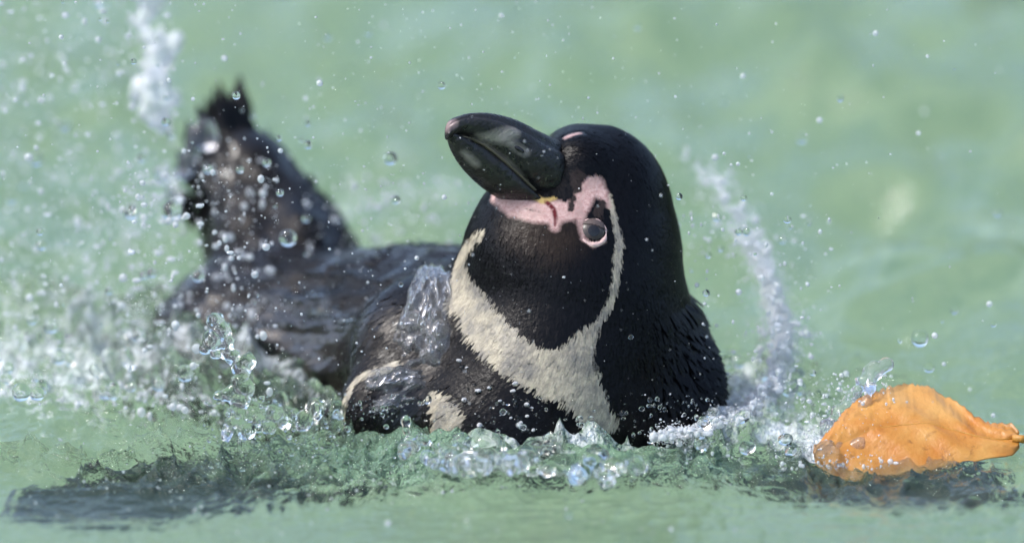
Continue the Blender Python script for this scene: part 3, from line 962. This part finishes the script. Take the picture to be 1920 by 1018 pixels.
# ------------------------------------------------------------------ leaf
leaf = bpy.data.objects.new('leaf', None)
COL.objects.link(leaf)
lo0 = on_water(1710, 882, -0.003)
leaf.location = lo0
tag(leaf, 'curled orange autumn leaf tipped up out of the water beside the penguin', 'leaf')
th = math.radians(34)
LA, LB = AX, np.array([0, math.cos(th), math.sin(th)]); LN = np.cross(LA, LB)
VS = 1 / (LB @ AV) / 3200
topc = [(1530, 850), (1548, 822), (1585, 775), (1630, 741), (1690, 718), (1752, 722), (1795, 745), (1830, 778), (1862, 792), (1900, 796), (1912, 812)]
botc = [(1530, 868), (1560, 886), (1600, 893), (1650, 893), (1700, 892), (1752, 886), (1795, 878), (1830, 868), (1862, 858), (1900, 850), (1912, 838)]
nu, nvv = 90, 40
lvv, br = [], []
ux = np.linspace(1530, 1912, nu)
tp = np.interp(ux, [a[0] for a in topc], [a[1] for a in topc]); bo = np.interp(ux, [a[0] for a in botc], [a[1] for a in botc])
for i in range(nu):
    saw = 4.0 * abs(((i * 0.31) % 1) - 0.5) * 2 + rng.normal(0, 1.6)
    for j in range(nvv):
        s = j / (nvv - 1)
        py = bo[i] + 4 + (tp[i] - bo[i] + saw * (s > .5) - 4) * s
        a = (ux[i] - 1710) / 3200; b2 = (882 - py) * VS
        mid = abs(s - 0.48)
        n_ = 0.0045 * math.sin(max(0, min(1, s)) * math.pi) + 0.0008 * math.sin(a * 210 + (s - .5) * 14) + 0.0022 * math.sin(a * 47 + s * 4) - 0.0006 * math.exp(-(mid / 0.05) ** 2)
        vein = math.exp(-((((i - abs(j - 19) * 1.1) % 11) - 5.5) / 0.9) ** 2)
        n_ += 0.00018 * vein
        lvv.append(LA * a + LB * b2 + LN * n_ + np.array([0, 0, 0.0]))
        br.append(max(0, (ux[i] - 1855) / 60) + 0.45 * max(0, (mid - .40) / .1) + 0.25 * vein)
lq = [(i * nvv + j, (i + 1) * nvv + j, (i + 1) * nvv + j + 1, i * nvv + j + 1) for i in range(nu - 1) for j in range(nvv - 1)]
blade = mesh_obj('blade', lvv, lq, LEAF, leaf)
add_attr(blade, 'brown', br)
md = blade.modifiers.new('thickness', 'SOLIDIFY'); md.thickness = 0.0005
def tube(pts, rad, seg=10):
    pts = [np.asarray(p, float) for p in pts]; vs, fs = [], []
    for i, p in enumerate(pts):
        t = pts[min(i + 1, len(pts) - 1)] - pts[max(i - 1, 0)]; t /= np.linalg.norm(t)
        a = np.cross(t, [0.3, 0.2, 1]); a /= np.linalg.norm(a); b2 = np.cross(t, a)
        for j in range(seg):
            q = 2 * math.pi * j / seg
            vs.append(p + rad[i] * (a * math.cos(q) + b2 * math.sin(q)))
    for i in range(len(pts) - 1):
        for j in range(seg):
            fs.append((i * seg + j, i * seg + (j + 1) % seg, (i + 1) * seg + (j + 1) % seg, (i + 1) * seg + j))
    fs += [tuple(range(seg))[::-1], tuple((len(pts) - 1) * seg + j for j in range(seg))]
    return vs, fs
mp_ = [lvv[i * nvv + 19] + LN * -0.0002 for i in range(2, nu, 4)]
vs, fs = tube(mp_, np.linspace(0.0002, 0.0007, len(mp_)))
mesh_obj('midrib', vs, fs, STEM, leaf)
e0 = lvv[(nu - 1) * nvv + 19]
vs, fs = tube([e0 - LA * 0.004, e0 + LA * 0.001 - LB * .0005, e0 + LA * 0.003 - LB * .001], [0.0022, 0.0024, 0.0026])
mesh_obj('stem', vs, fs, STEM, leaf)

# ------------------------------------------------------------------ splashes
def largest_piece(v, q):
    lab = np.arange(len(v))
    while True:
        m = lab[q].min(1)
        new = lab.copy()
        for c_ in range(4): np.minimum.at(new, q[:, c_], m)
        new = new[new]
        if np.array_equal(new, lab): break
        lab = new
    ids_, cnt = np.unique(lab, return_counts=True)
    keep = lab == ids_[cnt.argmax()]
    remap = np.cumsum(keep) - 1
    return v[keep], remap[q[keep[q].all(1)]]

def splash(name, label, blobs, links, h, cat='splash', bumps=0, bump_r=(6, 12), k=0.0025, group=None, mat=CLEAR, rough=0.0012, rough_len=0.006, kind=None):
    """blobs: (px, py, d, r px); links join them; extra bumps scatter droplets on the surface."""
    pts = [(P(x, y, d), r / 3200) for x, y, d, r in blobs]
    ar = np.array([p for p, r in pts]); mr = max(r for p, r in pts) + 0.006
    Fd = Field(ar.min(0) - mr - 0.004, ar.max(0) + mr + 0.004, h)
    for p, r in pts: Fd.ball(p, r, k)
    for i, j in links:
        Fd.cone(pts[i][0], pts[j][0], pts[i][1] * 0.72, pts[j][1] * 0.72, k)
    for _ in range(bumps):
        p, r = pts[rng.integers(len(pts))]
        n_ = rng.normal(size=3); n_ /= np.linalg.norm(n_)
        Fd.ball(p + n_ * r * rng.uniform(0.6, 1.1), rng.uniform(*bump_r) / 3200, k * 0.6)
    if rough:
        X_ = [(np.arange(m) * h + l) for m, l in zip(Fd.n, Fd.lo)]
        nz = fbm(X_[0][:, None, None] / rough_len + 0 * X_[1][None, :, None] + 0 * X_[2][None, None, :], X_[1][None, :, None] / rough_len + 0 * X_[0][:, None, None] + 0 * X_[2][None, None, :], X_[2][None, None, :] / (rough_len * 1.3) + 0 * X_[0][:, None, None] + 0 * X_[1][None, :, None], oct=2, seed=int(rng.integers(900)))
        Fd.g += (rough * nz * (np.abs(Fd.g) < 0.012)).astype(np.float32)
    v, q = Fd.surface()
    if kind is None:
        v, q = largest_piece(v, q)
    v = smooth_mesh(v, q, 1)
    base = v[v[:, 2].argmin()].copy()
    o = mesh_obj(name, v - base, q, mat)
    o.location = base
    tag(o, label, cat, group, kind)
    return o

D0 = -0.015
splash('splash_jet', 'clear knobbly jet of water rising in front of the penguin\'s flank',
       [(404, 602, D0, 15), (414, 622, D0, 20), (398, 640, D0 - .004, 20), (386, 654, D0, 14), (402, 664, D0 - .005, 11), (424, 642, D0, 17), (420, 660, D0, 10),
        (436, 668, D0, 13), (446, 690, D0, 14), (452, 712, D0, 17), (460, 728, D0, 20), (464, 676, D0 - .004, 14), (452, 750, D0, 18), (444, 775, D0, 18), (440, 800, D0, 22), (462, 806, D0, 17), (430, 812, D0 - .003, 16), (425, 738, D0, 12), (414, 742, D0, 8)],
       [(0, 1), (1, 2), (2, 3), (2, 5), (5, 7), (7, 8), (8, 9), (9, 10), (10, 12), (12, 13), (13, 14), (14, 15), (14, 16), (9, 11), (10, 17), (17, 18)], 0.0006, bumps=150, bump_r=(2.5, 6), k=0.0014)
splash('splash_jet', 'pale column of splashing water leaping up behind the penguin\'s tail',
       [(288, 200, .30, 34), (275, 170, .30, 30), (300, 225, .30, 22), (296, 110, .31, 26), (318, 82, .31, 20), (285, 70, .31, 22), (272, 30, .32, 20), (282, 0, .32, 22), (268, -30, .32, 22), (300, 150, .30, 18), (330, 190, .30, 16)],
       [(0, 1), (0, 2), (1, 9), (9, 3), (3, 4), (3, 5), (5, 6), (6, 7), (7, 8), (0, 10)], 0.0009, bumps=200, bump_r=(3, 12), k=0.003, mat=SPRAY, rough=0.0035, rough_len=0.009)
splash('splash_jet', 'glassy blobs of water clinging to the side of the raised tail',
       [(372, 255, .30, 22), (385, 240, .30, 18), (352, 300, .30, 17), (346, 325, .30, 12), (310, 330, .30, 14), (330, 360, .29, 12), (395, 265, .30, 14)],
       [(0, 1), (0, 2), (2, 3), (4, 5), (1, 6)], 0.001, bumps=22, bump_r=(5, 9), k=0.003, mat=FILM)
# front crest
crest = []
for i in range(46):
    px = rng.uniform(760, 1200); py = 812 + 0.10 * max(0, px - 960) + rng.uniform(8, 70)
    wp = on_water(px, py, rng.uniform(0.010, 0.020))
    dd = (wp - CAM) @ AD - DIST
    crest.append((px, py, dd, rng.uniform(5, 14)))
splash('wave_crest', 'bubbly crest of clear water breaking against the penguin\'s breast', crest, [(i, j) for i in range(46) for j in range(i) if abs(crest[i][0] - crest[j][0]) < 45 and abs(crest[i][1] - crest[j][1]) < 26], 0.0009, 'wave', bumps=70, bump_r=(3, 6), k=0.004, rough=0.0022, rough_len=0.008)
for (a, lab) in (((636, 776, -.01, 26), 'round dome of green water swelling beside the wet flipper root'),
                 ((905, 838, -.055, 34), 'smooth rounded swell of water below the cream belly patch')):
    x, y, d, r = a
    d = (on_water(x, y, 0.012) - CAM) @ AD - DIST
    splash('wave_dome', lab, [(x, y, d, r), (x - r * .7, y + r * .5, d, r * .7), (x + r * .8, y + r * .45, d, r * .75)], [(0, 1), (0, 2)], 0.001, 'wave', bumps=8, bump_r=(5, 10), k=0.006, rough=0.002, rough_len=0.012)
splash('droplet_column', 'slim column of water with a round head before the flipper root',
       [(762, 790, -.04, 10), (761, 806, -.04, 7), (764, 820, -.04, 5), (762, 838, -.04, 8)], [(0, 1), (1, 2), (2, 3)], 0.0005, k=0.001)
splash('splash_loop', 'curling loop of clear water in the front wave',
       [(1010, 858, -.07, 7), (1022, 866, -.07, 7), (1030, 880, -.07, 8), (1042, 888, -.072, 9), (1054, 878, -.072, 6), (1056, 864, -.072, 4)], [(i, i + 1) for i in range(5)], 0.0005, k=0.0012)
splash('splash_jet', 'slanting pale jet of water leaning over the orange leaf',
       [(1556, 808, .0, 22), (1580, 775, .0, 18), (1600, 745, .0, 16), (1622, 715, .0, 15), (1640, 695, .0, 17), (1665, 685, .0, 9), (1600, 790, -.01, 16), (1622, 755, -.01, 10), (1630, 730, -.01, 8)],
       [(0, 1), (1, 2), (2, 3), (3, 4), (4, 5), (0, 6), (6, 7), (7, 8), (8, 4)], 0.0009, bumps=40, bump_r=(4, 9), k=0.003, mat=FILM)
splash('splash_mound', 'white mound of frothing water against the orange leaf',
       [(x, y, (on_water(x, min(y + 20, 890), .0) - CAM) @ AD - DIST, r) for x, y, r in [(1545, 850, 22), (1580, 835, 26), (1610, 840, 24), (1560, 810, 20), (1625, 815, 18), (1510, 860, 16), (1590, 865, 20), (1640, 850, 14), (1600, 800, 20), (1640, 800, 16), (1655, 830, 16), (1620, 870, 16), (1570, 785, 14)]],
       [(0, 1), (1, 2), (1, 3)], 0.0009, bumps=90, bump_r=(3, 9), k=0.0025, mat=FILM, rough=0.002)

def churn(box, n, rr, lo=0.0, hi=0.02):
    out = []
    for _ in range(n):
        x, y = rng.uniform(box[0], box[2]), rng.uniform(box[1], box[3])
        wp = on_water(x, y, rng.uniform(lo, hi))
        out.append((x, y, (wp - CAM) @ AD - DIST, rng.uniform(*rr)))
    return out
for lab, box, n, rr, hh in (
        ('foaming white water churned up beyond the front ripples', (-20, 590, 300, 740), 46, (7, 20), 0.0015),
        ('frothy water breaking along the penguin\'s flank behind the clear jet', (470, 740, 640, 800), 16, (7, 17), 0.0012),
        ('boiling white water between the nape and the spray arc', (1310, 640, 1500, 850), 40, (6, 16), 0.0012)):
    c_ = churn(box, n, rr)
    splash('churned_water', lab, c_, [], hh, 'foam', bumps=120, bump_r=(3, 9), k=0.004, rough=0.0022, rough_len=0.009, kind='stuff')

# thin water film thrown up over the right shoulder
def water_film(label, corner, grow, seed, mat=None):
    """corner(a, b) -> photo pixel on the skin; the film bulges off the feathers there."""
    fv_, nu, nw = [], 60, 80
    A_, B_ = np.meshgrid(np.linspace(0, 1, nu), np.linspace(0, 1, nw), indexing='ij')
    n1_ = vnoise(A_ * 7, B_ * 9, seed=seed); n2_ = vnoise(A_ * 20 + B_ * 6, B_ * 22, seed=seed + 1); n3_ = vnoise(A_ * 4, B_ * 4, seed=seed + 2)
    for i in range(nu):
        for j in range(nw):
            a, b2 = A_[i, j], B_[i, j]
            c0, n_ = hit(*corner(a, b2))
            env = (max(math.sin(math.pi * a), 0) * max(math.sin(math.pi * b2), 0)) ** 0.6
            fv_.append(c0 + n_ * (-0.0030 + grow * env + (0.0028 * n1_[i, j] + 0.0013 * n2_[i, j] + 0.004 * n3_[i, j]) * min(1, env * 2)))
    ff_ = [(i * nw + j, (i + 1) * nw + j, (i + 1) * nw + j + 1, i * nw + j + 1) for i in range(nu - 1) for j in range(nw - 1)]
    fb = np.mean(fv_, 0)
    film = mesh_obj('water_film', np.array(fv_) - fb, ff_, mat or FILM)
    film.location = fb
    tag(film, label, 'splash')
    md = film.modifiers.new('thickness', 'SOLIDIFY'); md.thickness = 0.0014; md.offset = 1
water_film('rippling film of water sliding over the penguin\'s shoulder by the collar', lambda a, b2: (715 + 135 * a + (1 - b2) * 70 * (1 - a), 480 + 210 * b2 + 30 * (a - .5) * (b2 - .5)), 0.0095, 61)
water_film('thin wash of water running off the penguin\'s back', lambda a, b2: (420 + 330 * a, 520 - 35 * a + 140 * b2 + 30 * a * b2), 0.0045, 69, CLEAR)
water_film('glassy sheet of water draped over the flipper root', lambda a, b2: (640 + 190 * a, 655 + 105 * b2 + 40 * (1 - a)), 0.0070, 65)

# ------------------------------------------------------------------ droplets
dv, df = icosphere(2)
dmeshes = []
for s in range(4):
    n_ = dv * (1 + 0.07 * vnoise(dv[:, 0] * 1.7 + 9 * s, dv[:, 1] * 1.7, dv[:, 2] * 1.7, seed=70 + s))[:, None]
    me = bpy.data.meshes.new('water_droplet')
    me.from_pydata(n_.tolist(), [], [tuple(map(int, q)) for q in df]); me.update()
    me.polygons.foreach_set('use_smooth', [True] * len(me.polygons))
    me.materials.append(CLEAR)
    dmeshes.append(me)
for me in dmeshes[:2]:
    me = me.copy(); me.materials.clear(); me.materials.append(SPRAY); dmeshes.append(me)  # whiter copies: sun glint on small drops put into the colour
ZONES = {
    'tail': ('clear water droplet in the air around the raised tail', 'droplets around the tail'),
    'left': ('clear water droplet flying over the churned water beyond the flank', 'droplets over the churned water'),
    'back': ('clear water droplet hanging above the penguin\'s wet back', 'droplets above the back'),
    'bg': ('tiny water droplet in the air over the open water behind the head', 'droplets behind the head'),
    'nape': ('small water droplet flung out behind the penguin\'s nape', 'droplets behind the nape'),
    'breast': ('water bead on the black band across the penguin\'s breast', 'beads on the breast band'),
    'front': ('small water droplet over the water before the penguin', 'droplets in front of the penguin'),
    'leaf': ('water droplet in the air near the orange leaf', 'droplets near the leaf'),
}
BIG = {(322, 395): 'largest round water drop hanging beside the ragged edge of the tail',
       (540, 447): 'bright flattened drop of water over the foot of the tail',
       (1725, 635): 'large clear drop of water high above the orange leaf',
       (347, 700): 'big round drop of water beside the knobbly jet',
       (732, 298): 'round drop of water between the tail and the raised bill',
       (743, 375): 'lone white drop between the collar and the tail',
       (1066, 966): 'single round drop over the smooth water before the breast',
       (833, 370): 'small drop just off the throat under the bill tip'}
def droplet(px, py, d, r, zone, sx=1.0, sz=1.0, loc=None):
    p = P(px, py, d) if loc is None else loc
    if loc is None and p[2] < 0.006:
        p = on_water(px, py, 0.006)
    o = bpy.data.objects.new('water_droplet', dmeshes[rng.integers(4) if r > 6.5 or rng.random() < 0.5 else 4 + rng.integers(2)])
    COL.objects.link(o)
    o.location = p
    rr = r / 3200
    o.scale = (rr * sx, rr, rr * sz)
    o.rotation_euler = (rng.uniform(-.3, .3), rng.uniform(-.3, .3), rng.uniform(0, 6))
    tag(o, BIG.get((px, py), ZONES[zone][0]), 'droplet', ZONES[zone][1])
for px, py, r, d, z in [
    (246, 398, 15, .12, 'tail'), (322, 395, 20, .12, 'tail'), (421, 110, 6, .1, 'tail'), (573, 185, 5, .15, 'tail'), (577, 232, 6, .1, 'tail'), (525, 362, 7, .05, 'tail'), (500, 305, 8, .1, 'tail'),
    (540, 447, 17, .1, 'back'), (743, 375, 8, .1, 'back'), (732, 298, 13, .12, 'back'), (372, 518, 12, .1, 'back'), (347, 700, 17, .05, 'left'), (260, 628, 14, .1, 'left'),
    (690, 62, 7, .2, 'bg'), (615, 68, 8, .25, 'bg'), (1503, 260, 11, .2, 'bg'), (1393, 143, 5, .1, 'bg'), (1870, 400, 8, .15, 'bg'), (833, 370, 5, 0, 'back'),
    (1725, 635, 17, .05, 'leaf'), (1742, 688, 11, .05, 'leaf'), (1790, 582, 8, .1, 'leaf'), (1183, 632, 5, -.03, 'front'), (1066, 966, 7, -.1, 'front'), (122, 235, 12, .25, 'left'), (68, 300, 13, .2, 'left'),
    (75, 435, 7, .05, 'left'), (78, 460, 10, .1, 'left'), (115, 535, 4, 0, 'left'), (390, 318, 9, .12, 'tail'), (450, 318, 7, .1, 'tail'), (285, 512, 10, .1, 'left'), (270, 516, 9, .1, 'left'),
    (95, 612, 14, .1, 'left'), (60, 600, 10, .1, 'left'), (40, 735, 18, .02, 'left'), (70, 738, 14, .02, 'left'), (15, 690, 12, .1, 'left'), (110, 670, 14, .1, 'left'), (1385, 435, 7, .05, 'nape'), (1400, 435, 8, .05, 'nape')]:
    droplet(px, py, d, r, z)
def scatter(n, box, rr, dd, zone):
    for _ in range(n):
        droplet(rng.uniform(box[0], box[2]), rng.uniform(box[1], box[3]), rng.uniform(*dd), rr[0] + (rr[1] - rr[0]) * rng.random() ** 2.5, zone)
scatter(40, (250, 150, 640, 480), (2.5, 9), (0.0, 0.30), 'tail')
scatter(46, (0, 0, 300, 720), (3, 12), (0.0, 0.35), 'left')
scatter(26, (450, 470, 830, 690), (1.5, 5), (-0.05, 0.05), 'back')
scatter(44, (650, 0, 1900, 330), (2, 8), (0.0, 0.40), 'bg')
scatter(44, (1270, 280, 1520, 620), (2.5, 9), (0.0, 0.15), 'nape')
scatter(16, (300, 760, 1300, 1000), (2, 6), (-0.15, -0.02), 'front')
scatter(14, (1480, 560, 1900, 780), (2.5, 8), (-0.02, 0.1), 'leaf')
nb_ = 0
while nb_ < 40:
    t = rng.random(); px = 860 + 150 * t + rng.normal(0, 34); py = 690 + 110 * t + rng.normal(0, 30)
    c0, n_ = hit(px, py)
    if caps_sdf(c0[None], WHITE)[0] > 0.0: continue
    droplet(px, py, 0, rng.uniform(2.5, 5.5), 'breast', 1.5, 0.8, loc=c0 + n_ * 0.0006)
    nb_ += 1

ab = [(1405 + rng.normal(0, 8), 445, .20, 6), (1428, 478, .19, 8), (1440, 520, .185, 7), (1452, 560, .175, 9), (1460, 600, .16, 8), (1466, 640, .15, 10), (1466, 682, .13, 10), (1456, 722, .11, 11), (1432, 752, .09, 11), (1400, 776, .07, 11), (1360, 792, .05, 11), (1320, 806, .03, 10)]
splash('splash_sheet', 'thin glassy sheet of water inside the white spray arc', ab, [(i, i + 1) for i in range(len(ab) - 1)], 0.001, bumps=70, bump_r=(3, 10), k=0.004, mat=FILM, rough=0.0024, rough_len=0.008)

# fine spray nobody could count
sv1, sf1 = icosphere(1)
sv0, sf0 = icosphere(0)
def spray(name, label, pts, rad, mat, fine=False):
    b_, f_ = (sv0, sf0) if fine else (sv1, sf1)
    pts = np.asarray(pts); rad = np.asarray(rad)
    st = rng.uniform(0.6, 1.6, (len(pts), 1, 3))
    v = pts[:, None, :] + b_[None] * rad[:, None, None] * st
    f = (np.arange(len(pts))[:, None, None] * len(b_) + f_[None]).reshape(-1, 3)
    o = mesh_obj(name, v.reshape(-1, 3), f, mat)
    tag(o, label, 'spray', kind='stuff')
    return o
def cloud(n, box, dd, rr, pw=3.0, keep=None):
    P_, R_ = [], []
    while len(P_) < n:
        px, py = rng.uniform(box[0], box[2]), rng.uniform(box[1], box[3])
        if keep is not None and rng.random() > keep(px, py): continue
        p = P(px, py, rng.uniform(*dd))
        if p[2] < 0.003: p = on_water(px, py, rng.uniform(0.002, 0.008))
        P_.append(p); R_.append((rr[0] + (rr[1] - rr[0]) * rng.random() ** pw) / 3200)
    return P_, R_
# arc of spray swung off the nape
arc = np.array([(1300, 300, .26), (1345, 350, .25), (1385, 410, .23), (1425, 480, .20), (1450, 550, .18), (1466, 620, .15), (1466, 690, .12), (1440, 745, .09), (1380, 785, .06), (1300, 812, .02), (1230, 818, .0)])
sp, sr = [], []
while len(sp) < 9000:
    t = rng.random() ** 0.65 * (len(arc) - 1); i = min(int(t), len(arc) - 2); f_ = t - i
    q = arc[i] * (1 - f_) + arc[i + 1] * f_
    if float(vnoise(np.array([t * 2.3]), np.array([0.5]), seed=81)[0]) + 0.25 * t / 5 < rng.uniform(-0.6, 0.6): continue
    mist = rng.random() < 0.55
    spread = (38 if mist else 24) - 16 * min(1, t / 7) + 14 * float(vnoise(np.array([t * 3.1]), np.array([4.5]), seed=82)[0])
    spread = max(spread, 8)
    p = P(q[0] + rng.normal(0, spread * .8), q[1] + rng.normal(0, spread * .65), q[2] + rng.normal(0, .03))
    if p[2] < 0.002: p[2] = 0.002 + rng.random() * .004
    sp.append(p); sr.append(((0.5 + 1.3 * rng.random()) if mist else (0.8 + 6.5 * rng.random() ** 3)) / 3200)
spray('splash_arc', 'white arc of fine spray swung round the penguin\'s nape', sp, sr, SPRAY)
a1, r1 = cloud(4500, (0, 0, 330, 760), (0.10, 0.50), (0.5, 6), 5, lambda x, y: 0.25 + 0.75 * (y / 760) ** 2)
a2, r2 = cloud(1200, (230, 300, 520, 780), (0.0, 0.25), (0.8, 7), 5)
spray('spray', 'white spray thrown over the churned water beyond the flank', a1 + a2, r1 + r2, SPRAY)
a1, r1 = cloud(600, (560, 330, 860, 500), (0.2, 0.45), (0.8, 6), 5)
a2, r2 = cloud(900, (1290, 400, 1560, 860), (0.0, 0.2), (0.6, 4), 5)
a3, r3 = cloud(900, (1460, 700, 1680, 880), (-0.04, 0.06), (0.6, 4), 5)
spray('spray', 'thin spray hanging over the water beside the arc and leaf', a1 + a2 + a3, r1 + r2 + r3, SPRAY)
a1, r1 = cloud(1200, (380, 740, 1340, 880), (-0.06, 0.0), (0.8, 5), 4)
spray('spray', 'fine beads of spray along the waterline of the breast', a1, r1, CLEAR)

a1, r1 = cloud(2600, (0, 0, 1920, 1000), (-0.12, 0.12), (0.5, 2.2), 3, lambda x, y: 0.15 + 0.85 * math.exp(-((x - 620) / 600) ** 2))
spray('spray', 'white specks of mist drifting round the whole bird', a1, r1, SPRAY, True)
